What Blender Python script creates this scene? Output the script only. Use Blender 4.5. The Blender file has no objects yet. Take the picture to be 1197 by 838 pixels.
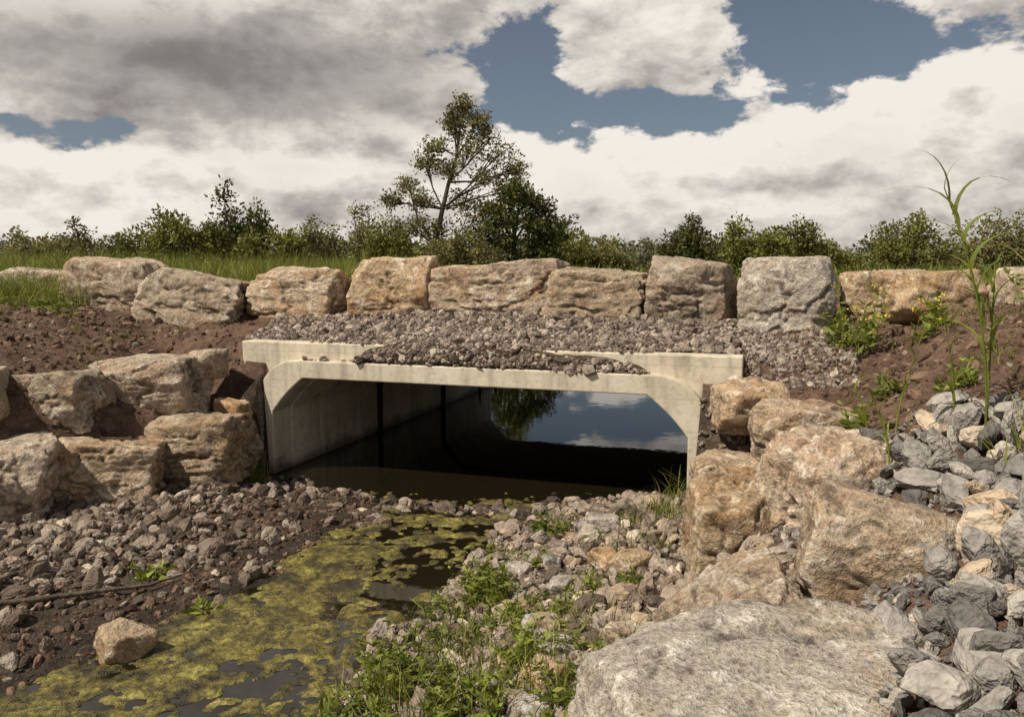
import bpy, bmesh, math, random
import numpy as np
from mathutils import Vector, Euler
random.seed(5); rng=np.random.default_rng(11)
scene=bpy.context.scene
for vs in [scene.view_settings]:
    vs.view_transform='Standard'; vs.look='None'; vs.exposure=0
# ------------------------------------------------------------ noise
def _h(ix,iy,iz):
    h=(ix*374761393+iy*668265263+iz*1440662683)&0xffffffff
    h=((h^(h>>13))*1274126177)&0xffffffff
    h=((h^(h>>15))*2246822519)&0xffffffff
    return ((h^(h>>16))&0xffffff)/float(0xffffff)
def vnoise(p):
    p=np.asarray(p,dtype=np.float64)
    i=np.floor(p).astype(np.int64); f=p-i; f=f*f*(3-2*f)
    x,y,z=i[:,0],i[:,1],i[:,2]; fx,fy,fz=f[:,0],f[:,1],f[:,2]
    def L(a,b,t): return a+(b-a)*t
    r=L(L(L(_h(x,y,z),_h(x+1,y,z),fx),L(_h(x,y+1,z),_h(x+1,y+1,z),fx),fy),
        L(L(_h(x,y,z+1),_h(x+1,y,z+1),fx),L(_h(x,y+1,z+1),_h(x+1,y+1,z+1),fx),fy),fz)
    return r*2-1
def fbm(p,oct=4,g=.5):
    s=0;a=1;t=0
    for k in range(oct):
        s=s+a*vnoise(p*(2.03**k)+k*17.3); t+=a; a*=g
    return s/t
# ------------------------------------------------------------ helpers
def link(o): scene.collection.objects.link(o); return o
def mk_mesh(name,V,F,mat=None,smooth=False,obj=True):
    V=np.asarray(V,dtype=np.float32); F=np.asarray(F,dtype=np.int32)
    me=bpy.data.meshes.new(name); k=F.shape[1]
    me.vertices.add(len(V)); me.vertices.foreach_set('co',V.ravel())
    me.loops.add(F.size); me.loops.foreach_set('vertex_index',F.ravel())
    me.polygons.add(len(F)); me.polygons.foreach_set('loop_start',np.arange(len(F),dtype=np.int32)*k)
    me.polygons.foreach_set('loop_total',np.full(len(F),k,dtype=np.int32))
    me.polygons.foreach_set('use_smooth',np.full(len(F),smooth,dtype=bool))
    me.update(calc_edges=True); me.validate()
    if mat: me.materials.append(mat)
    if not obj: return me
    return link(bpy.data.objects.new(name,me))
class N:
    def __init__(s,name,world=None):
        if world: s.t=world.node_tree
        else:
            s.m=bpy.data.materials.new(name); s.m.use_nodes=True; s.t=s.m.node_tree
        s.t.nodes.clear()
    def n(s,typ,**kw):
        nd=s.t.nodes.new(typ)
        for k,v in kw.items(): setattr(nd,k,v)
        return nd
    def l(s,a,b): s.t.links.new(a,b)
def noise(q,vec,scale,detail=5,rough=.55,dist=0):
    n=q.n('ShaderNodeTexNoise'); n.inputs['Scale'].default_value=scale; n.inputs['Detail'].default_value=detail
    n.inputs['Roughness'].default_value=rough; n.inputs['Distortion'].default_value=dist
    q.l(vec,n.inputs['Vector']); return n.outputs['Fac']
def ramp(q,fac,stops):
    r=q.n('ShaderNodeValToRGB'); e=r.color_ramp.elements
    while len(e)<len(stops): e.new(.5)
    for i,(p,c) in enumerate(stops):
        e[i].position=p; e[i].color=(c[0],c[1],c[2],1) if not isinstance(c,(int,float)) else (c,c,c,1)
    q.l(fac,r.inputs[0]); return r.outputs[0]
def mix(q,fac,a,b,mode='MIX'):
    m=q.n('ShaderNodeMix',data_type='RGBA',blend_type=mode)
    if isinstance(fac,(int,float)): m.inputs[0].default_value=fac
    else: q.l(fac,m.inputs[0])
    for v,i in ((a,6),(b,7)):
        if isinstance(v,tuple): m.inputs[i].default_value=(v[0],v[1],v[2],1)
        else: q.l(v,m.inputs[i])
    return m.outputs[2]
def math_(q,op,a,b=0.0,c=None,clamp=False):
    m=q.n('ShaderNodeMath',operation=op,use_clamp=clamp)
    for i,v in enumerate([a,b] if c is None else [a,b,c]):
        if isinstance(v,(int,float)): m.inputs[i].default_value=v
        else: q.l(v,m.inputs[i])
    return m.outputs[0]
def finish(q,col,rough=.9,bumps=(),spec=.3,extra=None):
    p=q.n('ShaderNodeBsdfPrincipled'); out=q.n('ShaderNodeOutputMaterial')
    if isinstance(col,tuple): p.inputs['Base Color'].default_value=(*col,1)
    else: q.l(col,p.inputs['Base Color'])
    if isinstance(rough,(int,float)): p.inputs['Roughness'].default_value=rough
    else: q.l(rough,p.inputs['Roughness'])
    p.inputs['Specular IOR Level'].default_value=spec
    prev=None
    for h,d,st in bumps:
        b=q.n('ShaderNodeBump'); b.inputs['Distance'].default_value=d; b.inputs['Strength'].default_value=st
        q.l(h,b.inputs['Height'])
        if prev: q.l(prev,b.inputs['Normal'])
        prev=b.outputs[0]
    if prev: q.l(prev,p.inputs['Normal'])
    q.l(p.outputs[0],out.inputs[0]); return q.m
def objrand(q): return q.n('ShaderNodeObjectInfo').outputs['Random']
# ------------------------------------------------------------ materials
def mat_boulder(name,tan,pale,dark,stain,stf=.65):
    q=N(name); tc=q.n('ShaderNodeTexCoord'); r=objrand(q)
    mp=q.n('ShaderNodeVectorMath',operation='ADD'); q.l(tc.outputs['Object'],mp.inputs[0])
    cx=q.n('ShaderNodeCombineXYZ'); r9=math_(q,'MULTIPLY',r,37.0)
    for i in range(3): q.l(r9,cx.inputs[i])
    q.l(cx.outputs[0],mp.inputs[1]); v=mp.outputs[0]
    n1=noise(q,v,2.4,5,.65,.6); n2=noise(q,v,8,6,.68,.4); n3=noise(q,v,42,3,.7); n4=noise(q,v,1.7,4,.65,1.5)
    c=ramp(q,n1,[(.34,dark),(.44,tan),(.58,tan),(.70,pale)])
    c=mix(q,ramp(q,n4,[(.50,0.0),(.62,stf)]),c,stain)
    c=mix(q,ramp(q,n2,[(.55,0.0),(.65,.8)]),c,pale)
    c=mix(q,.9,c,ramp(q,n3,[(.3,.45),(.5,1.0),(.72,1.4)]),'MULTIPLY')
    c=mix(q,.75,c,ramp(q,n2,[(.34,.3),(.45,1.0)]),'MULTIPLY')
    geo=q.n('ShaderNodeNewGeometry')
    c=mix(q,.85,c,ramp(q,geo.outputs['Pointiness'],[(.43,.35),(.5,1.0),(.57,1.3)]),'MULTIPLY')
    hs=q.n('ShaderNodeHueSaturation'); q.l(c,hs.inputs['Color'])
    q.l(math_(q,'MULTIPLY_ADD',r,.35,.97),hs.inputs['Value'])
    q.l(math_(q,'MULTIPLY_ADD',math_(q,'FRACT',r9),.35,.78),hs.inputs['Saturation'])
    return finish(q,hs.outputs[0],.88,[(n2,.06,.9),(n3,.018,1.0)],.25)
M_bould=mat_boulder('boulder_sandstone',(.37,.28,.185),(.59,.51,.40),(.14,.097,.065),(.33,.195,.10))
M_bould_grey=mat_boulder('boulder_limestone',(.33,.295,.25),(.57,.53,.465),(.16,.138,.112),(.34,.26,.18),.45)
def mat_gravel(name,stops):
    q=N(name); tc=q.n('ShaderNodeTexCoord'); r=objrand(q)
    c=ramp(q,r,stops); n=noise(q,tc.outputs['Object'],2.4,3,.65)
    c=mix(q,.85,c,ramp(q,n,[(.3,.5),(.5,1.0),(.7,1.35)]),'MULTIPLY')
    return finish(q,c,.9,[(n,.15,.5)],.2)
M_grav=mat_gravel('gravel_stone_brown',[(0,(.11,.085,.065)),(.3,(.24,.185,.14)),(.6,(.34,.27,.21)),(.85,(.30,.262,.22)),(.95,(.44,.34,.23)),(1,(.57,.49,.39))])
M_gravd=mat_gravel('gravel_stone_muddy',[(0,(.055,.04,.03)),(.35,(.12,.09,.067)),(.7,(.20,.155,.12)),(.92,(.28,.23,.185)),(1,(.42,.35,.28))])
M_emb=mat_gravel('gravel_stone_fine',[(0,(.09,.068,.055)),(.3,(.20,.156,.126)),(.7,(.32,.26,.212)),(1,(.52,.435,.35))])
M_crush=mat_gravel('crushed_rock_grey',[(0,(.11,.10,.09)),(.35,(.22,.205,.185)),(.7,(.32,.295,.262)),(.88,(.41,.375,.325)),(.95,(.46,.35,.235)),(1,(.56,.485,.39))])
M_clod=mat_gravel('soil_clod',[(0,(.06,.036,.025)),(.5,(.14,.085,.058)),(1,(.24,.155,.108))])
# terrain
q=N('ground_soil'); geo=q.n('ShaderNodeNewGeometry'); v=geo.outputs['Position']
at=q.n('ShaderNodeAttribute',attribute_name='zone'); sp=q.n('ShaderNodeSeparateColor'); q.l(at.outputs['Color'],sp.inputs[0])
a1=noise(q,v,1.6,4,.6); a2=noise(q,v,9,5,.7); a3=noise(q,v,45,3,.7)
mud=ramp(q,a2,[(.3,(.035,.025,.016)),(.5,(.085,.062,.043)),(.72,(.15,.115,.085))])
soil=ramp(q,a2,[(.3,(.08,.047,.031)),(.5,(.165,.10,.067)),(.72,(.26,.17,.12))])
grs=ramp(q,a2,[(.3,(.03,.045,.012)),(.7,(.08,.11,.03))])
c=mix(q,sp.outputs[0],mud,soil); c=mix(q,sp.outputs[1],c,grs)
c=mix(q,.8,c,ramp(q,a1,[(.3,.6),(.65,1.2)]),'MULTIPLY'); c=mix(q,.8,c,ramp(q,a3,[(.3,.55),(.6,1.15)]),'MULTIPLY')
c=mix(q,sp.outputs[2],c,(.022,.016,.01))
M_ground=finish(q,c,math_(q,'MULTIPLY_ADD',sp.outputs[2],-.5,.92),[(a2,.08,.9),(a3,.025,1.0)],.25)
# concrete
q=N('concrete'); tc=q.n('ShaderNodeTexCoord'); v=tc.outputs['Object']
b1=noise(q,v,1.5,5,.6); b2=noise(q,v,14,5,.7); b3=noise(q,v,70,2,.7)
mp=q.n('ShaderNodeMapping'); mp.inputs['Scale'].default_value=(6,6,.8); q.l(v,mp.inputs[0]); b4=noise(q,mp.outputs[0],1.2,4,.6)
c=ramp(q,b1,[(.3,(.52,.45,.335)),(.5,(.62,.55,.425)),(.7,(.69,.62,.50))])
c=mix(q,.6,c,ramp(q,b4,[(.34,.5),(.5,1.0),(.7,1.1)]),'MULTIPLY')
c=mix(q,.55,c,ramp(q,b2,[(.3,.5),(.5,1.0)]),'MULTIPLY')
sx=q.n('ShaderNodeSeparateXYZ'); q.l(v,sx.inputs[0])
fl=math_(q,'ABSOLUTE',math_(q,'SUBTRACT',math_(q,'FRACT',math_(q,'MULTIPLY',sx.outputs[2],3.4)),.5))
c=mix(q,.4,c,ramp(q,fl,[(.0,.55),(.035,1.0)]),'MULTIPLY')
wet=ramp(q,math_(q,'MULTIPLY_ADD',b1,.35,sx.outputs[2]),[(.2,.22),(.32,1.0)])
c=mix(q,.9,c,wet,'MULTIPLY')
M_conc=finish(q,c,.85,[(b2,.008,.6),(b3,.003,.7)],.3)
M_seal=N('joint_seal'); M_seal=finish(M_seal,(.03,.025,.02),.9)
# water
q=N('water'); geo=q.n('ShaderNodeNewGeometry')
w=noise(q,geo.outputs['Position'],5,2,.5)
M_water=finish(q,(.011,.008,.004),.02,[(w,.004,.15)],.5)
for nd in M_water.node_tree.nodes:
    if nd.type=='BSDF_PRINCIPLED': nd.inputs['IOR'].default_value=1.40
q=N('algae'); geo=q.n('ShaderNodeNewGeometry'); v=geo.outputs['Position']
g1=noise(q,v,4.5,4,.65); g2=noise(q,v,24,4,.7); g3=noise(q,v,90,2,.7)
c=ramp(q,g1,[(.34,(.03,.022,.010)),(.46,(.11,.088,.02)),(.58,(.22,.185,.037)),(.70,(.34,.30,.09))])
c=mix(q,.95,c,ramp(q,g2,[(.34,.2),(.5,.85),(.68,1.6)]),'MULTIPLY')
M_algae=finish(q,c,.5,[(g2,.035,1),(g3,.008,1)],.5)
def mat_leaf(name,stops,trans=.3):
    q=N(name); geo=q.n('ShaderNodeNewGeometry')
    c=ramp(q,geo.outputs['Random Per Island'],stops)
    n=noise(q,geo.outputs['Position'],.7,2,.5); c=mix(q,.7,c,ramp(q,n,[(.35,.6),(.65,1.3)]),'MULTIPLY')
    p=q.n('ShaderNodeBsdfPrincipled'); q.l(c,p.inputs['Base Color']); p.inputs['Roughness'].default_value=.6; p.inputs['Specular IOR Level'].default_value=.25
    t=q.n('ShaderNodeBsdfTranslucent'); q.l(c,t.inputs[0]); ms=q.n('ShaderNodeMixShader'); ms.inputs[0].default_value=trans
    q.l(p.outputs[0],ms.inputs[1]); q.l(t.outputs[0],ms.inputs[2]); o=q.n('ShaderNodeOutputMaterial'); q.l(ms.outputs[0],o.inputs[0]); return q.m
M_leafdk=mat_leaf('leaf_dark',[(0,(.04,.05,.012)),(.6,(.10,.11,.025)),(1,(.17,.165,.045))])
M_leaf=mat_leaf('leaf_green',[(0,(.08,.09,.02)),(.6,(.19,.195,.04)),(1,(.30,.28,.07))])
M_leafdry=mat_leaf('leaf_olive',[(0,(.11,.10,.033)),(.6,(.23,.205,.07)),(1,(.36,.31,.13))])
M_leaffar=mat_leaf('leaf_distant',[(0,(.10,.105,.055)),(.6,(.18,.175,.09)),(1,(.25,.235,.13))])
M_grass=mat_leaf('grass_blade',[(0,(.10,.12,.015)),(.5,(.20,.225,.035)),(.85,(.29,.29,.06)),(1,(.40,.33,.15))],.35)
M_weed=mat_leaf('weed_leaf',[(0,(.10,.135,.02)),(.6,(.22,.26,.04)),(1,(.35,.37,.08))],.35)
M_flower=mat_leaf('yellow_petal',[(0,(.7,.55,.02)),(1,(.85,.7,.05))],.2)
q=N('bark'); tc=q.n('ShaderNodeTexCoord'); b=noise(q,tc.outputs['Object'],6,4,.7)
M_bark=finish(q,ramp(q,b,[(.3,(.05,.038,.027)),(.7,(.17,.135,.10))]),.9,[(b,.05,.8)],.2)
# ------------------------------------------------------------ culvert frame
ANG=math.radians(18); CU,SU=math.cos(ANG),math.sin(ANG); LX,LY=-2.75,8.5; LEN=6.9; WID=4.75
def toloc(x,y):
    dx=x-LX; dy=y-LY; return dx*CU-dy*SU, dx*SU+dy*CU
def towld(a,b): return LX+a*CU+b*SU, LY-a*SU+b*CU
yL=[-5,3,4.6,5.8,6.5,7.0,7.6,8.5]; xL=[-6.5,-5.6,-5.2,-4.6,-3.95,-3.45,-2.95,-2.8]
yR=[-3,0,2,3,3.9,5.2,6.2,7.0,8]; xR=[.3,.2,.25,.45,.95,1.22,1.45,1.75,2.0]
ys=[-3,2,3,3.78,4.5,5.3,6.1,6.8,7.3,7.6,7.95,8.5]
sL=[-5,-3.5,-3.0,-2.57,-2.25,-1.85,-1.5,-1.25,-1.2,-1.5,-2.2,-2.7]
sR=[-2,-1.2,-1.0,-.93,-.82,-.48,-.26,.08,.45,1.3,1.8,2]
def Eb(b): return np.interp(b,[-.6,-.05,.3,1.25,2],[.1,1.0,1.36,1.66,1.68])
def H(x,y,detail=True):
    x=np.asarray(x,float); y=np.asarray(y,float)
    a,b=toloc(x,y)
    n1=fbm(np.stack([x*.9,y*.9,x*0+3],1),4); n2=fbm(np.stack([x*4,y*4,x*0+9],1),4)
    ds=np.maximum(np.interp(y,ys,sL)-x, x-np.interp(y,ys,sR))+n1*.16+n2*.10
    bed=np.interp(ds,[-.6,-.15,0,.3,1.6],[-.22,-.07,0.0,.05,.17])
    # silt bar in front of the portal
    bar=np.clip(1-np.abs(b+.62)/.42,0,1)*np.clip((a-.2)/.5,0,1)*np.clip((4.6-a)/.5,0,1)
    bed=np.maximum(bed,-.22+bar*.22+(n2*.12+n1*.08)*bar)
    dL=np.interp(y,yL,xL)-x; dR=x-np.interp(y,yR,xR)
    pL=np.interp(dL,[0,.45,1,2.2,4,8],[0,.65,1.02,1.45,1.6,1.65])
    f=np.interp(y,[1,3,4,5,6.5],[.55,.63,.74,.95,1.0])
    pR=np.interp(dR,[0,.5,1.2,1.9,2.6,4],[0,.40,.88,1.45,1.66,1.75])*f
    h=bed+np.where(dL>0,pL,0)+np.where(dR>0,pR,0)
    slope=np.clip(np.maximum(dL,dR)/.5,0,1)
    inside=(a>.08)&(a<WID-.08)
    e=Eb(b)
    h=np.where((~inside)&(b>-.6),np.maximum(h,e),h)
    h=np.where(inside&(b>0.02)&(b<=LEN),-.35,h)
    aL=np.interp(b,[LEN,8,18,24],[0,-1,-5,-5])
    sd=np.maximum(np.maximum(aL-a,a-5.6),b-24)
    pond=np.interp(sd,[-1,0,1,2.5],[-.5,-.05,.9,1.72])
    h=np.where(b>LEN,np.minimum(pond,1.72),h)
    h=h+np.where(h>0.02,(n1*.10+n2*.07)*np.clip(slope+.35,0,1),n2*.015)
    return h
def zones(x,y,h):
    a,b=toloc(x,y)
    dL=np.interp(y,yL,xL)-x; dR=x-np.interp(y,yR,xR)
    d=np.maximum(dL,dR); d=np.where(b>0,np.maximum(d,.6),d)
    n=fbm(np.stack([x*1.5,y*1.5,x*0],1),3)
    soil=np.clip((d+n*.2)/.4,0,1)
    grass=np.clip((d-3.0+n*1.2)/.8,0,1); grass=np.maximum(grass,np.clip((b-6.5)/1,0,1))
    grass=np.where((b>1.6)&(a<-1),1,grass)
    wet=np.clip(1-(h-.0)/.06,0,1)*.85
    return soil,grass,wet
def axis(lo,hi,step,far_lo,far_hi):
    c=list(np.arange(lo,hi,step)); s=step; v=hi
    while v<far_hi: c.append(v); s*=1.18; v+=s
    c.append(far_hi); s=step; v=lo-step; pre=[]
    while v>far_lo: pre.append(v); s*=1.18; v-=s
    pre.append(far_lo); return np.array(sorted(pre)+c)
gx=axis(-6.5,5.5,.045,-900,900); gy=axis(1.5,11,.045,-60,1500)
XX,YY=np.meshgrid(gx,gy); X=XX.ravel(); Y=YY.ravel(); Z=H(X,Y)
nx,ny=len(gx),len(gy); ii=np.arange(nx*ny).reshape(ny,nx)
F=np.stack([ii[:-1,:-1].ravel(),ii[:-1,1:].ravel(),ii[1:,1:].ravel(),ii[1:,:-1].ravel()],1)
ground=mk_mesh('ground',np.stack([X,Y,Z],1),F,M_ground,True)
so,gr,we=zones(X,Y,Z)
ca=ground.data.color_attributes.new('zone','FLOAT_COLOR','POINT')
ca.data.foreach_set('color',np.stack([so,gr,we,np.ones_like(so)],1).astype(np.float32).ravel())
# water sheet
mk_mesh('water',[(-9,-8,0),(14,-8,0),(14,38,0),(-9,38,0)],[(0,1,2,3)],M_water)
# algae mats floating on the water
ax=np.arange(-3.6,1.6,.018); ay=np.arange(2.6,7.75,.018); AX,AY=np.meshgrid(ax,ay); x=AX.ravel(); y=AY.ravel()
P=np.stack([x,y,x*0],1)
cov=fbm(P*1.5+5,3)*.8+fbm(P*5,4)*.9+fbm(P*15,3)*.9
bias=np.interp(y,[3.0,4.2,5.5,6.8,7.3,7.6],[-.08,.06,.12,.12,-.06,-.7])
bias=bias-.5*np.exp(-(((x+.45)/.30)**2+((y-6.1)/.9)**2))-.35*np.exp(-(((x+1.35)/.4)**2+((y-4.1)/.45)**2))
z=np.clip((cov+bias)*.06,-.03,.014)+fbm(P*30,2)*.008
ii=np.arange(x.size).reshape(AX.shape); F=np.stack([ii[:-1,:-1].ravel(),ii[:-1,1:].ravel(),ii[1:,1:].ravel(),ii[1:,:-1].ravel()],1)
keep=(z[F].max(1)>-.003); F=F[keep]; used,inv=np.unique(F,return_inverse=True)
mk_mesh('algae',np.stack([x,y,z],1)[used],inv.reshape(F.shape),M_algae,True)
# ------------------------------------------------------------ concrete box culvert
ZT=1.24
def outer(off=0.0,zb=-.35,R=.48,n=10):
    pts=[(off,zb),(off,.3)]
    R=R-off
    for k in range(n+1):
        t=math.pi-math.pi/2*k/n; pts.append((off+R+R*math.cos(t),ZT-off-R+R*math.sin(t)))
    m=[(WID-p[0],p[1]) for p in reversed(pts)]
    mid=[(WID*f,ZT-off) for f in (.25,.4,.5,.6,.75)]
    return pts+mid+m
def inner(T=.18,n=10,zb=-.35,ch=.38):
    # haunched corner: 45 degree chamfer eased with small curves at both ends
    pts=[(T,zb),(T,.3)]
    for k in range(n+1):
        f=k/n; t=math.pi/2*f
        ca_=(1-math.cos(t)); sa_=math.sin(t)
        px=ch*(.8*f+.2*ca_); pz=ch*(.8*f+.2*sa_)
        pts.append((T+px,ZT-T-ch+pz))
    m=[(WID-p[0],p[1]) for p in reversed(pts)]
    mid=[(WID*f,ZT-T) for f in (.25,.4,.5,.6,.75)]
    return pts+mid+m
def ring(name,po,pi,b0,b1,parent,mat=None):
    n=len(po); V=[];F=[]
    for b in (b0,b1):
        for pl in (po,pi):
            for a,z in pl: V.append((a,b,z))
    for k in range(n-1):
        o0,i0,o1,i1=k,n+k,2*n+k,3*n+k
        F+=[(o0,o0+1,i0+1,i0),(o1,i1,i1+1,o1+1),(o0,o1,o1+1,o0+1),(i0,i0+1,i1+1,i1)]
    F+=[(0,n,3*n,2*n),(n-1,3*n-1,4*n-1,2*n-1)]
    ob=mk_mesh(name,V,F,mat or M_conc); ob.parent=parent
    bm=bmesh.new(); bm.from_mesh(ob.data); bmesh.ops.recalc_face_normals(bm,faces=bm.faces); bm.to_mesh(ob.data); bm.free()
    bv=ob.modifiers.new('b','BEVEL'); bv.width=.012; bv.segments=2; bv.limit_method='ANGLE'; bv.angle_limit=math.radians(35)
    return ob
cul=link(bpy.data.objects.new('box_culvert',None)); cul.location=(LX,LY,0); cul.rotation_euler=(0,0,-ANG)
ring('portal_lip',outer(0),inner(.185),0,.34,cul)
ring('tunnel_section_1',outer(.03),inner(.195),.345,2.38,cul)
ring('joint_seal_1',outer(.06),inner(.235),2.385,2.465,cul,M_seal)
ring('tunnel_section_2',outer(.03),inner(.215),2.47,4.54,cul)
ring('joint_seal_2',outer(.06),inner(.26),4.545,4.625,cul,M_seal)
ring('tunnel_section_3',outer(.03),inner(.225),4.63,LEN-.26,cul)
ring('portal_lip_far',outer(0),inner(.185),LEN-.255,LEN+.14,cul)
def rectmap(pts,a0,a1,zt):
    out=[]; n=len(pts)
    for i,(a,z) in enumerate(pts):
        if i<2: out.append((a0,z))
        elif i>=n-2: out.append((a1,z))
        elif i<13:
            k=i-2; out.append((a0,.3+(zt-.3)*min(1,k/5)) if k<=5 else (a0+(a+.0-a0)*(k-5)/5,zt))
        elif i>=n-13:
            k=n-1-i-2; out.append((a1,.3+(zt-.3)*min(1,k/5)) if k<=5 else (a1+(a-a1)*(k-5)/5,zt))
        else: out.append((a,zt))
    return out
hp=outer(.06)
ring('headwall',rectmap(hp,-.26,5.02,1.42),hp,.12,.338,cul)
ring('headwall_far',rectmap(hp,-.26,5.02,1.42),hp,LEN-.25,LEN+.02,cul)
# ------------------------------------------------------------ embankment gravel fill
def emb(a,b):
    P=np.stack([a*1.2,b*1.2,a*0+2],1); n=fbm(P,4); n2=fbm(P*5,3)
    spill=np.clip(1-np.abs((a-2.5+n*.6+n2*.35)/1.55)**7,0,1)
    z=Eb(b)+.01+.07*np.exp(-((a-2.6)/1.7)**2)*np.clip((b-.2)/.8,0,1)
    zf=np.interp(b,[-.0,.12,.35,.6],[1.25,1.41,1.50,1.53])
    z=np.where(b<.6,spill*zf+(1-spill)*np.interp(b,[0,.30,.36,.6],[1.15,1.22,1.42,1.49]),z)
    z=z+(n*.05+n2*.04)*np.where((b<.34)&(spill<.5),.4,1.0)
    edge=np.clip(np.minimum(a+.7,5.5-a)/.3,0,1); z=z-(1-edge)*.25
    return z
ea=np.arange(-.7,5.52,.05); eb=np.concatenate([np.arange(0.02,1.6,.05),np.linspace(1.65,LEN-.1,20)])
A,B=np.meshgrid(ea,eb); a=A.ravel(); b=B.ravel(); ez=emb(a,b)
# outside the rounded shoulders of the lip the fill stays tucked behind the headwall
cor=(b<.34)&((a<.5)|(a>WID-.5))
bb_=np.where(cor,np.maximum(b,.2),b); wx,wy=towld(a,bb_)
ii=np.arange(a.size).reshape(A.shape); F=np.stack([ii[:-1,:-1].ravel(),ii[:-1,1:].ravel(),ii[1:,1:].ravel(),ii[1:,:-1].ravel()],1)
eo=mk_mesh('road_embankment',np.stack([wx,wy,ez],1),F,M_ground,True)
ca=eo.data.color_attributes.new('zone','FLOAT_COLOR','POINT'); ca.data.foreach_set('color',np.tile(np.array([.3,0,0,1],np.float32),a.size))
# ------------------------------------------------------------ rocks
_ico={}
def ico(l):
    if l not in _ico:
        bm=bmesh.new(); bmesh.ops.create_icosphere(bm,subdivisions=l,radius=1)
        bm.verts.ensure_lookup_table()
        _ico[l]=(np.array([v.co[:] for v in bm.verts]),np.array([[v.index for v in f.verts] for f in bm.faces])); bm.free()
    return _ico[l]
def rockverts(seed,level,cut=(1.15,1.4),nc=9,tilt=.12,rough=1.0,k=-60.0):
    r=np.random.default_rng(seed); D,F=ico(level)
    nn=[];hh=[]
    for s in ((1,0,0),(-1,0,0),(0,1,0),(0,-1,0),(0,0,1),(0,0,-1)):
        v=np.array(s,float)+r.normal(0,tilt,3); nn.append(v/np.linalg.norm(v)); hh.append(r.uniform(.88,1.0))
    for j in range(nc):
        v=np.sign(r.normal(size=3))*r.uniform(.1,1,3)
        v/=np.linalg.norm(v); nn.append(v); hh.append(r.uniform(*cut)*(.82+.18*np.abs(v).sum()/1.732))
    nn=np.array(nn); hh=np.array(hh)
    dn=D@nn.T
    if rough>0:
        o=seed*3.7; base=D*1.2
        wob=np.stack([fbm(base*1.8+o+j*9.1,3) for j in range(len(hh))],1) if level>=4 else 0
        hh=hh[None,:]*(1+.09*rough*wob)
    rr=np.where(dn>.02,hh/np.maximum(dn,.02),99)
    rad=(np.mean(rr**k,axis=1)*nn.shape[0])**(1/k)
    P=D*rad[:,None]
    if rough>0:
        e=fbm(P*2.6+o,6,.6); rid=1-np.abs(fbm(P*1.5+o+40,4))*2.2
        st=fbm(P*np.array([1.2,1.2,5.0])+o+80,3)
        P=P+D*((e*.065+np.round(st*3)/3*.06-np.clip(rid-.8,0,1)*.4)*rough)[:,None]
    return P,F
def boulder(name,x,y,z,w,d,h,rz=0,tilt=(0,0),seed=0,mat=None,level=5,cut=(1.1,1.35),rough=1.0,nc=12,skew=.12):
    P,F=rockverts(seed,level,cut,rough=rough,nc=nc,tilt=skew)
    P=P*np.array([w/2,d/2,h/2])
    o=mk_mesh(name,P,F,mat or M_bould,True); o.location=(x,y,z); o.rotation_euler=(tilt[0],tilt[1],math.radians(rz)); return o
row=[(-4.35,-2.6,1.42,2.34,1.75),(-2.75,-.98,1.36,2.13,1.35),(-.98,.36,1.5,2.17,1.5),(.38,1.52,1.52,2.30,1.5),(1.48,2.95,1.55,2.23,1.55),
     (2.9,3.95,1.55,2.17,1.5),(3.93,4.86,1.55,2.25,1.5),(4.92,5.86,1.48,2.30,1.3),(5.95,6.75,1.5,2.18,1.75)]
for i,(a0,a1,z0,z1,bb) in enumerate(row):
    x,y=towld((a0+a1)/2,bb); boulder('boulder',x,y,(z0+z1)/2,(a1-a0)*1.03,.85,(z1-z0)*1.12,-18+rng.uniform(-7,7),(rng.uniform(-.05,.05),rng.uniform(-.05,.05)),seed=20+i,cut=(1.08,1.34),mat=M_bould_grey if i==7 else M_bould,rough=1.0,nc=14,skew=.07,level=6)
for i,(x,y,w,h) in enumerate([(4.15,8.0,.95,.55),(5.1,7.75,.9,.6),(6.1,8.1,1.1,.6),(-7.2,12.2,1.3,.6),(7.3,8.3,1.0,.6)]):
    boulder('boulder',x,y,1.92,w,.7,h,rng.uniform(-30,20),seed=60+i)
for i,(x,y,z,w,d,h,rz) in enumerate([(-3.72,7.05,.36,1.05,.8,.72,15),(-3.08,7.72,.44,1.08,.85,.72,-10),(-4.3,6.45,.38,1.0,.85,.82,20),
    (-3.72,7.95,.99,1.16,.85,.70,5),(-4.22,7.3,.95,.95,.75,.66,-8),(-4.75,6.75,1.0,.85,.75,.75,25),(-5.1,5.7,.4,1,.8,.7,35),(-5.5,6.1,1.0,.9,.8,.6,30)]):
    boulder('boulder',x,y,z,w,d,h,rz,(rng.uniform(-.1,.1),rng.uniform(-.12,.12)),seed=90+i,cut=(1.1,1.35),mat=M_bould,skew=.09,level=6)
for i,(x,y,z,w) in enumerate([(-3.2,8.35,1.2,.36),(-2.9,8.15,.72,.34),(-2.85,8.2,.38,.36),(-3.3,8.2,.82,.3)]):
    boulder('boulder',x,y,z,w,w*.8,w*.85,rng.uniform(0,180),seed=120+i,level=4)
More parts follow.
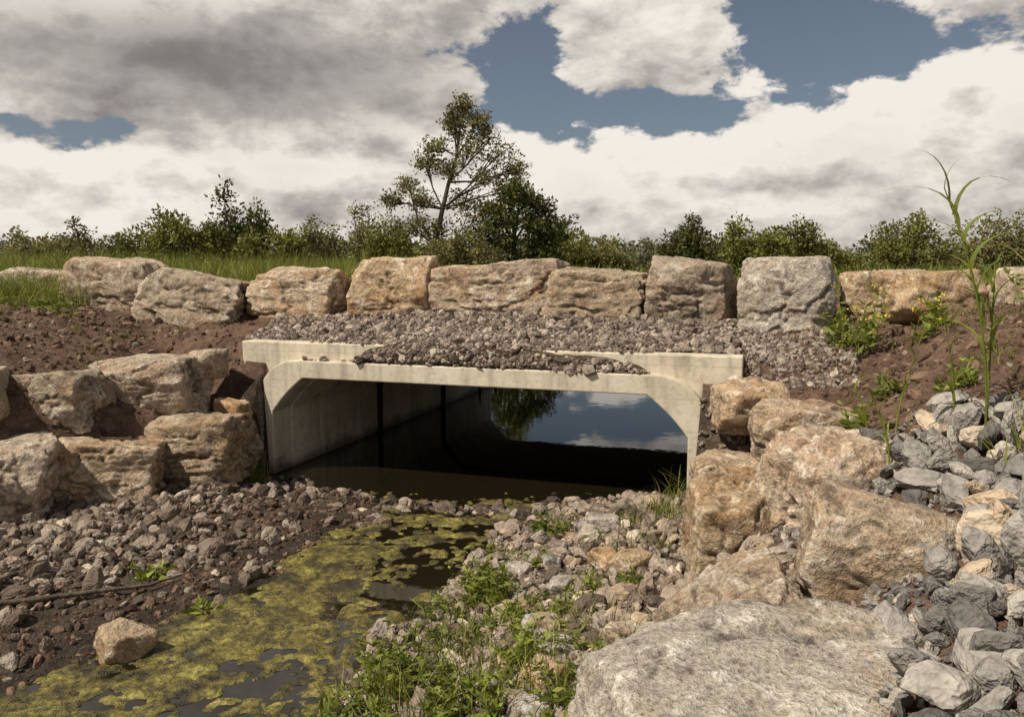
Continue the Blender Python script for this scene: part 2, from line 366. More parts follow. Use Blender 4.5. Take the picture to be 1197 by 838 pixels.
for i,(x,y,z,w,d,h,rz,tx,ty,mt) in enumerate([
  (2.05,6.78,1.02,.62,.5,.46,10,.1,0,0),(2.30,6.15,.84,.86,.55,.62,-12,.05,.1,0),(1.74,6.2,.46,.66,.55,.52,0,0,0,0),
  (1.50,5.2,.36,.66,.75,.84,-6,.10,0,0),(2.12,5.0,.72,.92,.7,.88,16,-.12,.12,0),(2.02,4.0,.60,.98,.75,.80,-18,-.1,.28,0),
  (1.22,3.95,.30,.72,.65,.62,10,0,-.2,0),(1.04,2.93,.34,1.6,1.15,.68,12,.14,-.06,1),(1.85,5.7,.33,.6,.6,.6,0,0,0,1),(.75,1.6,.1,1.2,1.2,.5,12,0,0,1),(2.62,4.75,.9,.42,.4,.3,20,0,0,1),(2.35,3.45,.78,.36,.3,.28,0,0,0,0)]):
    boulder('boulder',x,y,z,w,d,h,rz,(tx,ty),seed=250+i,mat=M_bould_grey if mt else M_bould,level=6 if i in(1,3,4,5,6,7) else 5,cut=(1.06,1.32),skew=.1)
# ------------------------------------------------------------ instanced gravel
def variants(nm,mat,n,level,rough):
    col=bpy.data.collections.new(nm)
    for i in range(n):
        P,F=rockverts(300+i*7+len(nm),level,(.8,1.15),nc=8,tilt=.3,rough=rough,k=-30.0)
        P=P*np.array([.5,rng.uniform(.30,.45),rng.uniform(.22,.40)])
        me=mk_mesh(nm+'_stone',P,F,mat,False,obj=False); col.objects.link(bpy.data.objects.new('%s_stone_%02d'%(nm,i),me))
    return col
def scatter(name,x,y,z,s,col,nv,flat=.6):
    n=len(x); me=bpy.data.meshes.new(name); me.vertices.add(n); me.vertices.foreach_set('co',np.stack([x,y,z],1).astype(np.float32).ravel())
    rot=np.stack([rng.normal(0,flat,n),rng.normal(0,flat,n),rng.uniform(0,6.28,n)],1)
    sc=s[:,None]*rng.uniform(.7,1.3,(n,3))
    for nm,t,arr in (('rot','FLOAT_VECTOR',rot),('scl','FLOAT_VECTOR',sc)):
        at=me.attributes.new(nm,t,'POINT'); at.data.foreach_set('vector',arr.astype(np.float32).ravel())
    at=me.attributes.new('idx','INT','POINT'); at.data.foreach_set('value',rng.integers(0,nv,n).astype(np.int32))
    ob=link(bpy.data.objects.new(name,me))
    g=bpy.data.node_groups.new(name+'_gn','GeometryNodeTree')
    g.interface.new_socket('Geometry',in_out='INPUT',socket_type='NodeSocketGeometry'); g.interface.new_socket('Geometry',in_out='OUTPUT',socket_type='NodeSocketGeometry')
    gi=g.nodes.new('NodeGroupInput'); go=g.nodes.new('NodeGroupOutput'); iop=g.nodes.new('GeometryNodeInstanceOnPoints'); ci=g.nodes.new('GeometryNodeCollectionInfo')
    ci.inputs['Collection'].default_value=col; ci.inputs['Separate Children'].default_value=True; ci.inputs['Reset Children'].default_value=True
    def na(nm,t):
        k=g.nodes.new('GeometryNodeInputNamedAttribute'); k.data_type=t; k.inputs['Name'].default_value=nm; return k.outputs['Attribute']
    e=g.nodes.new('FunctionNodeEulerToRotation'); L=g.links.new
    L(na('rot','FLOAT_VECTOR'),e.inputs[0]); L(e.outputs[0],iop.inputs['Rotation']); L(na('scl','FLOAT_VECTOR'),iop.inputs['Scale']); L(na('idx','INT'),iop.inputs['Instance Index'])
    iop.inputs['Pick Instance'].default_value=True; L(ci.outputs[0],iop.inputs['Instance']); L(gi.outputs[0],iop.inputs['Points']); L(iop.outputs[0],go.inputs[0])
    md=ob.modifiers.new('scatter','NODES'); md.node_group=g; return ob
V_b=variants('gravel_kind',M_grav,10,2,.5); V_d=variants('muddy_gravel_kind',M_gravd,8,2,.5); V_e=variants('fine_gravel_kind',M_emb,8,1,.3); V_c=variants('crushed_rock_kind',M_crush,12,3,.6); V_s=variants('clod_kind',M_clod,8,2,.8)
def lognorm(n,med,sig,lo,hi): return np.clip(med*np.exp(rng.normal(0,sig,n)),lo,hi)
n=30000; x=rng.uniform(-6,2.4,n); y=rng.uniform(1.8,8.3,n); z=H(x,y)
dL=np.interp(y,yL,xL)-x; dR=x-np.interp(y,yR,xR); a,b=toloc(x,y)
pn=fbm(np.stack([x*1.2,y*1.2,x*0+7],1),3)
left=x<(np.interp(y,ys,sL)+np.interp(y,ys,sR))/2
keepp=np.where(left,np.interp(z+pn*.08,[.0,.05,.12,.18],[.05,.16,.6,.85])*np.interp(y,[3,5.2,6.5],[.5,.8,1.0]),.8+pn*.8)
ok=(dL<.15)&(dR<.55)&(z>.005)&(b<0)&(rng.random(n)<keepp)
m1=ok&left&(rng.random(n)<.62); m2=ok&~m1
for sel,V_,nv,med in ((m1,V_d,8,.062),(m2,V_b,10,.058)):
    s=lognorm(int(sel.sum()),med,.5,.02,.24)
    scatter('gravel',x[sel],y[sel],z[sel]+s*.08,s,V_,nv)
n=3200; x=rng.uniform(-2.4,1.9,n); y=rng.uniform(6.6,8.3,n); z=H(x,y); a,b=toloc(x,y); ok=(z<=.01)&(z>-.15)&(b<.1)&(rng.random(n)<np.interp(z,[-.15,-.06,0],[.06,.4,1])); x,y,z=x[ok],y[ok],z[ok]; s=lognorm(len(x),.075,.45,.03,.2)
scatter('gravel',x,y,z*.4,s,V_d,8)
n=26000; a=rng.uniform(-.65,5.45,n); b=rng.uniform(.0,1.7,n); z=emb(a,b); hz=np.where((b<.36)&(b>.1)&(a>-.2)&(a<5),1.42,np.where(b<=.1,1.24,0))
ok=(z>hz-.01); a,b,z=a[ok],b[ok],z[ok]; x,y=towld(a,b); s=lognorm(len(x),.034,.5,.012,.13)
scatter('fine_gravel',x,y,z+s*.1,s,V_e,8)
n=420; a=rng.uniform(.55,4.2,n); b=rng.uniform(.01,.3,n); x,y=towld(a,b); s=lognorm(n,.032,.45,.012,.08)
scatter('fine_gravel',x,y,np.where(b<.12,1.245,1.425)+s*.2,s,V_e,8)
n=3500; a=rng.uniform(5.0,6.0,n); b=rng.uniform(.1,1.6,n); x,y=towld(a,b); z=H(x,y); s=lognorm(n,.035,.45,.015,.12); scatter('fine_gravel',x,y,z,s,V_e,8)
# crushed rock bank on the right
def crl(y): return np.interp(y,[1.6,2.6,3.2,3.9,5.2],[.8,1.15,1.2,1.25,1.2])
limy=[2,3.8,4.4,5]; limv=[3,2.5,1.9,1.35]
cx_=[];cy_=[];cs_=[]
cand=lognorm(9000,.095,.38,.045,.20); cand.sort(); cand=cand[::-1]
grid={}
for s in cand:
    xx=rng.uniform(.6,4.4); yy=rng.uniform(1.6,5.0); dr=xx-np.interp(yy,yR,xR)
    if dr<crl(yy)+rng.normal(0,.09) or dr>np.interp(yy,limy,limv)+rng.normal(0,.12): continue
    k=(int(xx/.2),int(yy/.2)); bad=False
    for i in (-1,0,1):
        for j in (-1,0,1):
            for (px,py,ps) in grid.get((k[0]+i,k[1]+j),()):
                if (px-xx)**2+(py-yy)**2<(.40*(ps+s))**2: bad=True;break
            if bad: break
        if bad: break
    if bad: continue
    grid.setdefault(k,[]).append((xx,yy,s)); cx_.append(xx);cy_.append(yy);cs_.append(s)
x=np.array(cx_);y=np.array(cy_);s=np.array(cs_)*1.12
scatter('crushed_rock',x,y,H(x,y)+s*.22+.02,s,V_c,12,1.2)
n=260; x=rng.uniform(.9,4.2,n); y=rng.uniform(1.8,4.8,n); dR=x-np.interp(y,yR,xR); ok=(dR>crl(y)+.1)&(dR<np.interp(y,limy,limv)); x,y=x[ok],y[ok]; s=lognorm(len(x),.13,.3,.08,.24)
scatter('crushed_rock',x,y,H(x,y)+.10,s,V_c,12,1.4)
n=6000; x=rng.uniform(.6,4.4,n); y=rng.uniform(1.6,5.2,n); dR=x-np.interp(y,yR,xR); lim=np.interp(y,limy,limv)+.15
ok=(dR>.5)&(dR<lim+rng.normal(0,.15,n)); x,y=x[ok],y[ok]; s=lognorm(len(x),.04,.4,.02,.08)
scatter('crushed_rock',x,y,H(x,y)+.015,s,V_c,12,1.0)
# soil clods
n=18000; x=rng.uniform(-7.5,6.5,n); y=rng.uniform(3.5,11,n); a,b=toloc(x,y); dL=np.interp(y,yL,xL)-x; dR=x-np.interp(y,yR,xR); d=np.maximum(dL,dR)
ok=(d>.25)&(b<1.8)&((a<-.3)|(a>5)|(b<-.1))&((dR<0)|(dR>np.interp(y,[2,3.8,4.4,5],[3,2.3,1.6,.3]))); x,y=x[ok],y[ok]; z=H(x,y); s=lognorm(len(x),.034,.6,.012,.17)
scatter('soil_clods',x,y,z,s,V_s,8)
n=9000; x=rng.uniform(-5,-.8,n); y=rng.uniform(2.5,8,n); z=H(x,y); a,b=toloc(x,y); ok=(z>.0)&(z<.35)&(b<0)&(x<np.interp(y,ys,sL)+.2); x,y,z=x[ok],y[ok],z[ok]; scatter('mud_clods',x,y,z,lognorm(len(x),.028,.5,.01,.09),V_s,8)
n=1500; x=rng.uniform(-7.5,6.5,n); y=rng.uniform(3.5,10,n); a,b=toloc(x,y); d=np.maximum(np.interp(y,yL,xL)-x,x-np.interp(y,yR,xR)); ok=(d>.25)&(b<1.2)&((a<-.3)|(a>5)|(b<-.1)); x,y=x[ok],y[ok]; s=lognorm(len(x),.04,.4,.02,.12)
scatter('gravel',x,y,H(x,y),s,V_b,10)
# ------------------------------------------------------------ vegetation generators
def nrm(v): return v/np.maximum(np.linalg.norm(v,axis=1,keepdims=True),1e-6)
def leafquads(P,D,L,W):
    D=nrm(D); S=nrm(np.cross(D,rng.normal(size=P.shape))); L=L[:,None]; W=W[:,None]
    V=np.stack([P,P+D*L*.45+S*W*.5,P+D*L,P+D*L*.45-S*W*.5],1).reshape(-1,3)
    return V,np.arange(len(P)*4).reshape(-1,4)
def blades(P,h,w,lean,az=None,seg=4,droop=1.0):
    n=len(P); az=rng.uniform(0,6.28,n) if az is None else az; d=np.stack([np.cos(az),np.sin(az),az*0],1)
    sa=rng.uniform(0,6.28,n); s=np.stack([np.cos(sa),np.sin(sa),sa*0],1)
    rows=[]
    for k in range(seg+1):
        t=k/seg; c=P+d*(lean*h*t**2)[:,None]+np.array([0,0,1])*(h*(t-.35*droop*lean*t**3))[:,None]
        ww=(w*(1-t)**.6*.5+w*.02)[:,None]; rows+= [c-s*ww,c+s*ww]
    V=np.stack(rows,1); base=np.arange(n)[:,None]*(2*(seg+1))
    F=np.concatenate([base+np.array([2*k,2*k+1,2*k+3,2*k+2]) for k in range(seg)],1).reshape(-1,4)
    return V.reshape(-1,3),F
def join(parts):
    V=[];F=[];o=0
    for v,f in parts: V.append(v); F.append(f+o); o+=len(v)
    return np.concatenate(V),np.concatenate(F)
def tube(pts,rad,n=7):
    pts=np.array(pts,float); V=[]
    for i,p in enumerate(pts):
        t=pts[min(i+1,len(pts)-1)]-pts[max(i-1,0)]; t/=np.linalg.norm(t)+1e-9
        u=np.cross(t,[.3,1,.1]); u/=np.linalg.norm(u)+1e-9; w=np.cross(t,u)
        for k in range(n):
            an=2*math.pi*k/n; V.append(p+rad[i]*(u*math.cos(an)+w*math.sin(an)))
    F=[(i*n+k,i*n+(k+1)%n,(i+1)*n+(k+1)%n,(i+1)*n+k) for i in range(len(pts)-1) for k in range(n)]
    return np.array(V),np.array(F)
def clumps(clusters,sub,per,rs,leaf,shell=.6):
    Ps=[];Ds=[]
    for (cx,cy,cz,rx,ry,rz) in clusters:
        k=int(sub); d=nrm(rng.normal(size=(k,3))); r=rng.uniform(shell,1.08,k)**.7
        c=np.array([cx,cy,cz])+d*r[:,None]*np.array([rx,ry,rz])
        for q_ in c:
            m=max(4,int(per*rng.uniform(.5,1.4))); dd=nrm(rng.normal(size=(m,3))); rr=rs*rng.uniform(.6,1.4)
            Ps.append(q_+dd*(rng.uniform(0,1,m)**.5*rr)[:,None]*np.array([1,1,.75])); Ds.append(dd+np.array([0,0,.2])+rng.normal(0,.5,(m,3)))
    P=np.concatenate(Ps); D=np.concatenate(Ds); L=leaf*rng.uniform(.6,1.4,len(P)); return leafquads(P,D,L,L*.6)
def tree(name,base,clusters,leafmat,trunk,sub=12,per=32,rs=.33,leaf=.17,shell=.2,r0=.22):
    e=link(bpy.data.objects.new(name,None)); e.location=base
    V,F=clumps(clusters,sub,per,rs,leaf,shell); o=mk_mesh('foliage',V,F,leafmat); o.parent=e
    tp=np.array(trunk,float); parts=[tube(tp,np.linspace(r0,.04,len(tp)))]
    for (cx,cy,cz,rx,ry,rz) in clusters:
        end=np.array([cx,cy,cz]); cand=[p for p in tp if p[2]<cz-.3] or [tp[0]]
        st=cand[-1] if rng.random()<.5 or len(cand)<2 else cand[-2]
        mid=(st+end)/2+rng.normal(0,.15,3)+np.array([0,0,-.15]); parts.append(tube([st,mid,end],[r0*.38,r0*.25,.025],5))
        for k in range(5):
            e2=end+nrm(rng.normal(size=(1,3)))[0]*np.array([rx,ry,rz])*.9; parts.append(tube([mid if k%2 else (mid+end)/2,(end+e2)/2,e2],[.035,.025,.012],4))
    V,F=join(parts); o=mk_mesh('trunk',V,F,M_bark,True); o.parent=e
    return e
cl=[(2.0,0,10.4,.6,.6,.8),(1.3,.3,9.8,.8,.7,.8),(2.8,0,9.6,.9,.8,.7),(1.4,0,9.0,1.1,.9,.8),(3.2,.3,8.6,1.1,.8,.6),(2.3,0,7.8,1.2,1,.8),(4.0,0,7.4,1.3,1,.7),(5.0,.2,6.6,1.0,.8,.6),(.2,0,8.0,.9,.8,.7),(-.4,.3,7.0,.9,.9,.6),(1.1,-.2,6.6,.9,1,.7),(3.3,0,6.1,1.3,1,.7),(-1.5,0,5.5,1.0,.8,.6),(-2.5,.2,4.7,.8,.7,.5),(-.6,0,4.7,1.1,1,.6),(4.8,0,5.3,1.2,.9,.7),(1.9,.3,4.7,1.2,1,.7),(-1.2,0,3.2,1.3,1,.8),(.4,0,3.0,1.3,1,.8),(2.8,0,3.8,1.5,1,.9)]
tree('tall_tree',(-4.9,50,1.7),cl,M_leafdry,[(0,0,0),(.1,0,2.0),(.6,0,4.2),(1.0,0,5.8),(1.5,0,7.4),(1.7,0,9),(2.0,0,10.3)],sub=46,per=15,rs=.33,leaf=.17,shell=.05,r0=.2)
cl=[(.2,0,4.7,.9,1,.8),(-.9,0,3.8,1.1,1,.9),(1.1,0,3.9,1.0,1,.9),(1.8,0,2.7,1.1,1,.9),(-1.4,0,2.4,1.1,1,.9),(0,-.5,2.8,1.5,1,1.1),(.2,0,1.3,2.0,1.2,.9),(1.8,0,1.3,1.2,1,.9)]
tree('dark_tree',(.1,46,1.7),cl,M_leafdk,[(0,0,0),(0,0,2),(0,0,4)],sub=46,per=30,rs=.38,leaf=.2,shell=.35)
def bush(name,x,y,w,h,mat,nc=8,leaf=.18):
    cs=[]
    for k in range(nc):
        fx=rng.uniform(-.5,.5); hh=h*(1-(abs(fx)*1.5)**2*.55)*rng.uniform(.55,1.0)
        cs.append((fx*w*.85,rng.uniform(-.8,.8),hh*.58,w*.18,w*.18,hh*.45))
    tree(name,(x,y,1.7),cs,mat,[(0,0,0),(0,0,h*.3),(0,0,h*.5)],sub=34,per=22,rs=.1+h*.06,leaf=leaf,shell=.3,r0=.1)
for (x,y,w,h,m) in [(-13.6,33,3.6,3.4,M_leaf),(-11.6,34,2.8,4.4,M_leafdk),(-9.8,33,2.6,2.7,M_leaf),(-16.9,36,3.2,2.6,M_leaf),(-8.9,46,3.4,4.8,M_leafdry),(-11.2,44,2.2,3.5,M_leafdry),
  (-6.6,44,2.6,3.7,M_leaf),(-2.6,45,4.2,3.2,M_leafdry),(3.2,50,3.2,3.3,M_leaf),(6.3,50,3.0,2.6,M_leafdry),(8.6,38,3.4,3.4,M_leafdk),(10.4,34,2.8,3.3,M_leaf),(12.9,38,2.8,3.4,M_leaf),(15.4,38,2.8,2.0,M_leaf),(20.0,40,4,3.6,M_leaf),(24,40,5,4.0,M_leafdry),(-21.5,38,3.5,3.4,M_leafdry)]:
    bush('bush',x,y,w,h,m,leaf=.15)
cs=[]
for k in range(170):
    x=rng.uniform(-105,105); y=rng.uniform(90,130); h=rng.uniform(2.5,5)+5.0*max(0,math.sin(x*.11+1.2))*max(0,math.sin(x*.37)); cs.append((x,y,1.7+h*.42,rng.uniform(1.5,4),2,h*.5))
V,F=clumps(cs,40,16,.8,.5,.5); mk_mesh('tree_line',V,F,M_leaffar)
cs=[]
for k in range(34):
    x=rng.uniform(-60,60); y=rng.uniform(58,78); h=rng.uniform(1.2,3.6); cs.append((x,y,1.7+h*.4,rng.uniform(1.0,2.6),1.5,h*.5))
V,F=clumps(cs,40,16,.5,.32,.5); mk_mesh('hedge',V,F,M_leaf)
def grass(name,x,y,h,w,lean,mat=M_grass,zoff=0):
    z=H(x,y)+zoff-.02; V,F=blades(np.stack([x,y,z],1),h,w,lean); return mk_mesh(name,V,F,mat)
n=34000; x=rng.uniform(-12,-.5,n); y=rng.uniform(9.5,20,n); a,b=toloc(x,y); pn=fbm(np.stack([x,y,x*0],1),3); ok=(b>2.1)&(a<.5)&(((b<7)&(a<-.4))|(a<-2))&(pn>-.45); x,y=x[ok],y[ok]
grass('meadow_grass',x,y,rng.uniform(.4,.95,len(x)),rng.uniform(.008,.016,len(x)),rng.uniform(.1,.7,len(x)))
n=22000; x=rng.uniform(-10,-4.7,n); y=rng.uniform(7.3,12,n); a,b=toloc(x,y); pn=fbm(np.stack([x*1.5,y*1.5,x*0],1),3); ok=(b>.6+pn)&(a<-3.6)&(np.interp(y,yL,xL)-x>1.6+pn); x,y=x[ok],y[ok]
grass('meadow_grass',x,y,rng.uniform(.15,.6,len(x)),rng.uniform(.006,.013,len(x)),rng.uniform(.2,.9,len(x)))
n=16000; x=rng.uniform(-45,45,n); y=rng.uniform(22,44,n); z=H(x,y); ok=z>1.4; x,y=x[ok],y[ok]; grass('meadow_grass',x,y,rng.uniform(.4,.9,len(x)),rng.uniform(.03,.05,len(x)),rng.uniform(.1,.6,len(x)))
n=12000; x=rng.uniform(3.6,9,n); y=rng.uniform(5.5,16,n); a,b=toloc(x,y); pn=fbm(np.stack([x*1.2,y*1.2,x*0+4],1),3); ok=((x-np.interp(y,yR,xR))>2.6+pn)&(pn>-.2)&((b<LEN)|(a>8)); x,y=x[ok],y[ok]
grass('meadow_grass',x,y,rng.uniform(.12,.42,len(x)),rng.uniform(.006,.012,len(x)),rng.uniform(.2,.9,len(x)))
def tuft(cx,cy,r,n,h,w=.008,mat=M_grass,lean=.7):
    x=cx+rng.normal(0,r*.5,n); y=cy+rng.normal(0,r*.5,n); z=H(x,y)-.01; return blades(np.stack([x,y,z],1),rng.uniform(.4,1,n)*h,np.full(n,w)*rng.uniform(.7,1.3,n),rng.uniform(.15,1,n)*lean)
parts=[]
for k in range(110):
    if rng.random()<.55: cx,cy=rng.uniform(-7,-3.2),rng.uniform(7.6,10)
    else: cx,cy=rng.uniform(2.4,4.6),rng.uniform(4.3,7.6)
    a,b=toloc(cx,cy)
    if b>1.2: continue
    parts.append(tuft(cx,cy,.1,int(rng.uniform(6,22)),rng.uniform(.06,.2),.006))
for cx,cy,h in [(-2.62,7.85,.42),(-2.55,7.7,.3),(1.45,6.9,.45),(1.25,6.6,.3),(.95,6.3,.2)]: parts.append(tuft(cx,cy,.14,40,h,.010))
V,F=join(parts); mk_mesh('grass_tufts',V,F,M_grass)
def weed(name,cx,cy,r,h,ns=14,leaf=.06,flowers=0,mat=M_weed,z0=None):
    parts=[]; stems=[]; fl=[]
    for k in range(ns):
        bx,by=cx+rng.normal(0,r*.4),cy+rng.normal(0,r*.4); bz=float(H(np.array([bx]),np.array([by]))[0])-.02
        hh=h*rng.uniform(.45,1); az=rng.uniform(0,6.28); ln=r*rng.uniform(.2,.9)
        p=[np.array([bx+math.cos(az)*ln*t*t,by+math.sin(az)*ln*t*t,bz+hh*t]) for t in (0,.35,.7,1)]
        stems.append(tube(p,[.004,.0035,.003,.0015],4))
        m=int(9+hh*40); t=rng.uniform(.1,1,m)**.8; P=np.stack([bx+math.cos(az)*ln*t*t,by+math.sin(az)*ln*t*t,bz+hh*t],1)
        D=rng.normal(size=(m,3)); D[:,2]=np.abs(D[:,2])*.5; L=leaf*rng.uniform(.5,1.7,m)*(1.15-t*.6); parts.append(leafquads(P,D,L,L*.36))
        if flowers and rng.random()<flowers:
            mm=10; Pf=p[3]+rng.normal(0,.016,(mm,3)); fl.append(leafquads(Pf,rng.normal(size=(mm,3)),np.full(mm,.02),np.full(mm,.016)))
    e=link(bpy.data.objects.new(name,None))
    V,F=join(parts); o=mk_mesh('leaves',V,F,mat); o.parent=e
    V,F=join(stems); o=mk_mesh('stems',V,F,mat); o.parent=e
    if fl: V,F=join(fl); o=mk_mesh('flowers',V,F,M_flower); o.parent=e
for (cx,cy,r,h,ns,lf) in [(-.18,5.0,.24,.34,28,.07),(-.62,3.85,.28,.26,28,.06),(-.3,3.7,.3,.24,22,.06),(.05,4.1,.25,.24,18,.06),(-.02,4.55,.2,.24,16,.06),(.42,4.85,.22,.2,14,.05),(.3,6.2,.2,.22,18,.06),(.15,5.5,.2,.14,10,.05),(.75,3.85,.2,.25,12,.055),(.78,5.0,.12,.15,8,.05),(-.75,3.4,.3,.28,24,.065),(-.1,3.4,.3,.24,18,.06),(.15,4.6,.3,.14,10,.05),(-.45,4.3,.3,.16,14,.05),(.35,4.2,.25,.18,8,.05),(-.1,5.9,.2,.12,8,.05),(.3,3.5,.3,.22,14,.06),(-.35,4.75,.2,.2,10,.06),(.6,6.0,.15,.12,8,.05)]:
    weed('weed_plant',cx,cy,r,h,ns,lf)
parts=[tuft(cx,cy,.28,100,h,.007,lean=.9) for cx,cy,h in [(-.1,4.9,.25),(.05,3.9,.32),(-.5,3.6,.34),(.35,4.6,.2),(-.3,4.2,.25),(.75,3.7,.3),(.9,5.6,.25),(-.75,3.7,.25),(1.3,6.35,.3),(.2,3.6,.28),(0,4.35,.22),(.55,4.2,.22),(-.1,3.8,.3),(-.35,4.7,.2),(.4,3.35,.3),(-.45,3.3,.3)]]
V,F=join(parts); mk_mesh('grass_tufts',V,F,M_grass)
for (cx,cy,r,h,ns,f) in [(3.15,7.05,.26,.62,14,.8),(3.5,6.6,.24,.42,10,.4),(2.95,7.25,.16,.35,8,.3)]: weed('mustard_plant',cx,cy,r,h,ns,.075,f)
for (cx,cy,r,h,ns) in [(2.5,5.7,.16,.25,8),(3.0,5.2,.16,.2,6),(4.1,5.9,.35,.6,14),(4.6,6.6,.4,.7,16),(-6.2,9.0,.4,.4,20),(-5.6,9.6,.4,.3,14),(-2.5,5.3,.12,.1,6),(-2.0,4.95,.12,.1,6),(2.85,5.9,.16,.2,6)]: weed('weed_plant',cx,cy,r,h,ns,.08)
def reed(bx,by,h,nl,lx,ly,w=.024):
    bz=float(H(np.array([bx]),np.array([by]))[0]); pts=[(bx+lx*t*t,by+ly*t*t,bz+h*t) for t in np.linspace(0,1,8)]
    e=link(bpy.data.objects.new('reed_plant',None)); V,F=tube(pts,np.linspace(.007,.003,8),6); o=mk_mesh('stem',V,F,M_weed,True); o.parent=e
    t=np.linspace(.3,1,nl); P=np.stack([bx+lx*t*t,by+ly*t*t,bz+h*t],1); az=np.where(np.arange(nl)%2==0,math.pi,0)+rng.normal(0,.6,nl)
    V,F=blades(P,rng.uniform(.28,.5,nl)*min(1,h),np.full(nl,w),rng.uniform(.5,1.2,nl),az,8,1.4); o=mk_mesh('leaves',V,F,M_weed); o.parent=e
reed(2.72,4.5,1.38,14,-.32,0); reed(2.75,4.55,.95,9,.02,.05); reed(2.65,4.7,.7,6,-.1,0)
reed(2.3,4.75,.42,5,-.12,0,.018); reed(2.5,5.1,.5,5,.1,0,.018); reed(2.45,5.4,.35,4,-.1,0,.016)
parts=[tuft(cx,cy,.16,n,h,.012,lean=.9) for cx,cy,n,h in [(2.75,4.1,50,.5),(3.0,4.25,50,.55),(4.3,6.2,60,.8),(4.0,5.6,40,.5),(3.5,5.6,20,.22),(4.7,6.8,80,.9)]]
V,F=join(parts); mk_mesh('tall_grass',V,F,M_grass)
def gz(x,y): return float(H(np.array([x]),np.array([y]))[0])
st=[(x,y,gz(x,y)+.04) for x,y in [(-3.4,4.55),(-3.0,4.75),(-2.7,4.95),(-2.42,5.1),(-2.25,5.25)]]
V,F=tube(st,[.02,.018,.016,.012,.006]); mk_mesh('driftwood_stick',V,F,M_bark,True)
boulder('stone',-2.22,4.35,.07,.26,.22,.22,35,(.2,.25),seed=405,mat=M_bould,level=4)
for i in range(26):
    x=rng.uniform(.0,.95); y=rng.uniform(3.4,6.4); w=rng.uniform(.12,.27); boulder('stone',x,y,gz(x,y)+w*.12,w,w*.8,w*.6,rng.uniform(0,180),seed=410+i,mat=[M_bould,M_bould_grey][i%2],level=4)
# ------------------------------------------------------------ world
W=bpy.data.worlds.new('World'); scene.world=W; W.use_nodes=True
SD=Vector((-.66,-.42,0)).normalized(); EL=math.radians(54)
q=N('',world=W); geo=q.n('ShaderNodeTexCoord'); dirv=geo.outputs['Generated']
G=bpy.data.node_groups.new('cloud_density','ShaderNodeTree')
G.interface.new_socket('V',in_out='INPUT',socket_type='NodeSocketVector'); G.interface.new_socket('D',in_out='OUTPUT',socket_type='NodeSocketFloat'); G.interface.new_socket('S',in_out='OUTPUT',socket_type='NodeSocketFloat')
g=N.__new__(N); g.t=G; gi=g.n('NodeGroupInput'); go=g.n('NodeGroupOutput')
nv=g.n('ShaderNodeVectorMath',operation='NORMALIZE'); g.l(gi.outputs[0],nv.inputs[0]); s=g.n('ShaderNodeSeparateXYZ'); g.l(nv.outputs[0],s.inputs[0])
az=math_(g,'ARCTAN2',s.outputs[0],s.outputs[1]); el=math_(g,'ARCSINE',s.outputs[2])
mp=g.n('ShaderNodeMapping'); mp.inputs['Scale'].default_value=(1,1,1.9); g.l(nv.outputs[0],mp.inputs[0])
n1=noise(g,mp.outputs[0],5.0,7,.54,.1); mp2=g.n('ShaderNodeMapping'); mp2.inputs['Scale'].default_value=(1,1,1.8); mp2.inputs['Location'].default_value=(3,1,5); g.l(nv.outputs[0],mp2.inputs[0])
n2=noise(g,mp2.outputs[0],16,6,.62,.25)
D=math_(g,'ADD',math_(g,'MULTIPLY_ADD',n1,2.1,-1.05),math_(g,'MULTIPLY_ADD',n2,1.0,-.5))
for (ba,be,ra,re,w) in [(-.36,.27,.37,.13,.60),(-.30,.42,1.0,.10,.15),(0,.045,1.6,.12,.60),(.17,.275,.10,.055,.55),(.46,.15,.20,.075,.55),(.55,.30,.09,.03,.45),(.035,.235,.08,.075,-.50),(.33,.27,.11,.075,-.62),(-.52,.150,.14,.016,-.35),(-.22,.145,.08,.016,-.40),(.17,.19,.24,.022,-.50),(.45,.235,.2,.02,-.3)]:
    dx=math_(g,'DIVIDE',math_(g,'SUBTRACT',az,ba),ra); dy=math_(g,'DIVIDE',math_(g,'SUBTRACT',el,be),re)
    r2=math_(g,'ADD',math_(g,'MULTIPLY',dx,dx),math_(g,'MULTIPLY',dy,dy)); ex=math_(g,'EXPONENT',math_(g,'MULTIPLY',r2,-1.0)); D=math_(g,'MULTIPLY_ADD',ex,w,D)
g.l(D,go.inputs[0])
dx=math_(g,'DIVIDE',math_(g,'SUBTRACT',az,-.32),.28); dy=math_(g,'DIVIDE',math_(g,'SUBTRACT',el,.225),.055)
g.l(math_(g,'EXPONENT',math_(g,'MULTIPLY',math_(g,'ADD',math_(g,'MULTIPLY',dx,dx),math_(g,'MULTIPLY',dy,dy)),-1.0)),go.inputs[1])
def dens(vec):
    k=q.n('ShaderNodeGroup'); k.node_tree=G; q.l(vec,k.inputs[0]); return k.outputs
off=q.n('ShaderNodeVectorMath',operation='ADD'); q.l(dirv,off.inputs[0]); off.inputs[1].default_value=(-.010,0,.030)
dd0=dens(dirv); d0=dd0[0]; d1=dens(off.outputs[0])[0]
covr=q.n('ShaderNodeMapRange',interpolation_type='SMOOTHSTEP'); q.l(d0,covr.inputs[0]); covr.inputs[1].default_value=-.03; covr.inputs[2].default_value=.12
lit=math_(q,'MULTIPLY_ADD',math_(q,'SUBTRACT',d0,d1),.72,.84,clamp=True)
thick=math_(q,'MULTIPLY_ADD',d0,-.15,1.0,clamp=True)
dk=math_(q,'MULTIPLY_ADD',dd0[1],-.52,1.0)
sz=q.n('ShaderNodeSeparateXYZ'); q.l(dirv,sz.inputs[0])
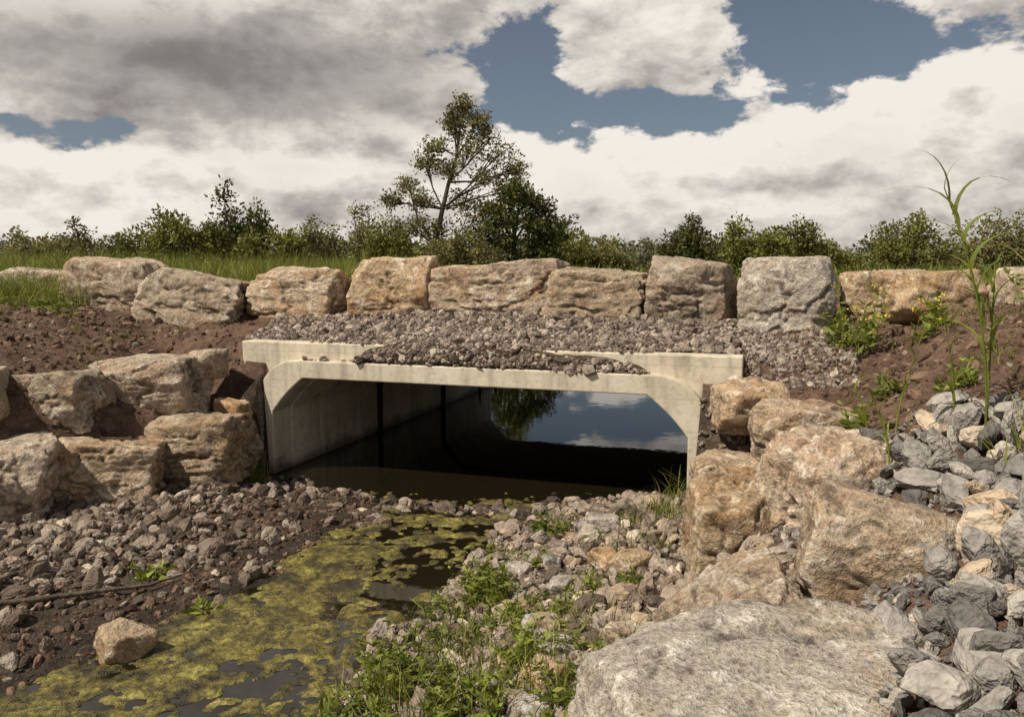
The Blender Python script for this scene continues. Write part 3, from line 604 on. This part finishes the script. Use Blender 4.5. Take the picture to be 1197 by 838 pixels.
ov=q.n('ShaderNodeMapRange'); q.l(sz.outputs[2],ov.inputs[0]); ov.inputs[1].default_value=.42; ov.inputs[2].default_value=.75; ov.inputs[3].default_value=1.0; ov.inputs[4].default_value=.5  # overhead clouds above the view dimmed, added to cut ambient light
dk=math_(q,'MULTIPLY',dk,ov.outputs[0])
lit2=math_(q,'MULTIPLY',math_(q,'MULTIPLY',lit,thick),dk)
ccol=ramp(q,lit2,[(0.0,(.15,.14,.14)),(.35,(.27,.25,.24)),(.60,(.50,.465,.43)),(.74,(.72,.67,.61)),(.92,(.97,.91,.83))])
sky=q.n('ShaderNodeTexSky',sky_type='NISHITA'); sky.sun_disc=False; sky.sun_elevation=EL; sky.sun_rotation=math.atan2(SD.x,SD.y)
hs=q.n('ShaderNodeHueSaturation'); hs.inputs['Saturation'].default_value=.76; q.l(sky.outputs[0],hs.inputs['Color'])
b1=q.n('ShaderNodeBackground'); q.l(hs.outputs[0],b1.inputs[0]); b1.inputs[1].default_value=.055
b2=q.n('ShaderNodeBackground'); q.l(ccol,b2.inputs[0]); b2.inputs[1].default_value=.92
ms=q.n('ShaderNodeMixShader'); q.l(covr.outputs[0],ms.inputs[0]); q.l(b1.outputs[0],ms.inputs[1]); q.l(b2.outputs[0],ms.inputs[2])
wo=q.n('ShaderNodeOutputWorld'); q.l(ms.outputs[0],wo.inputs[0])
W.cycles.sampling_method='MANUAL'; W.cycles.sample_map_resolution=256
# sun
sl=bpy.data.lights.new('sun','SUN'); sl.energy=5.0; sl.angle=math.radians(.5); sl.color=(1,.91,.775)
so_=link(bpy.data.objects.new('sun',sl)); dv=Vector((SD.x*math.cos(EL),SD.y*math.cos(EL),math.sin(EL))); so_.rotation_euler=dv.to_track_quat('Z','Y').to_euler(); so_.location=dv*30
# camera
cd=bpy.data.cameras.new('camera'); cd.lens=28; cd.sensor_width=36; cd.clip_end=3000; cd.clip_start=.05
cam=link(bpy.data.objects.new('camera',cd)); cam.location=(0,0,2.2); cam.rotation_euler=(math.radians(90-6.4),0,0); scene.camera=cam
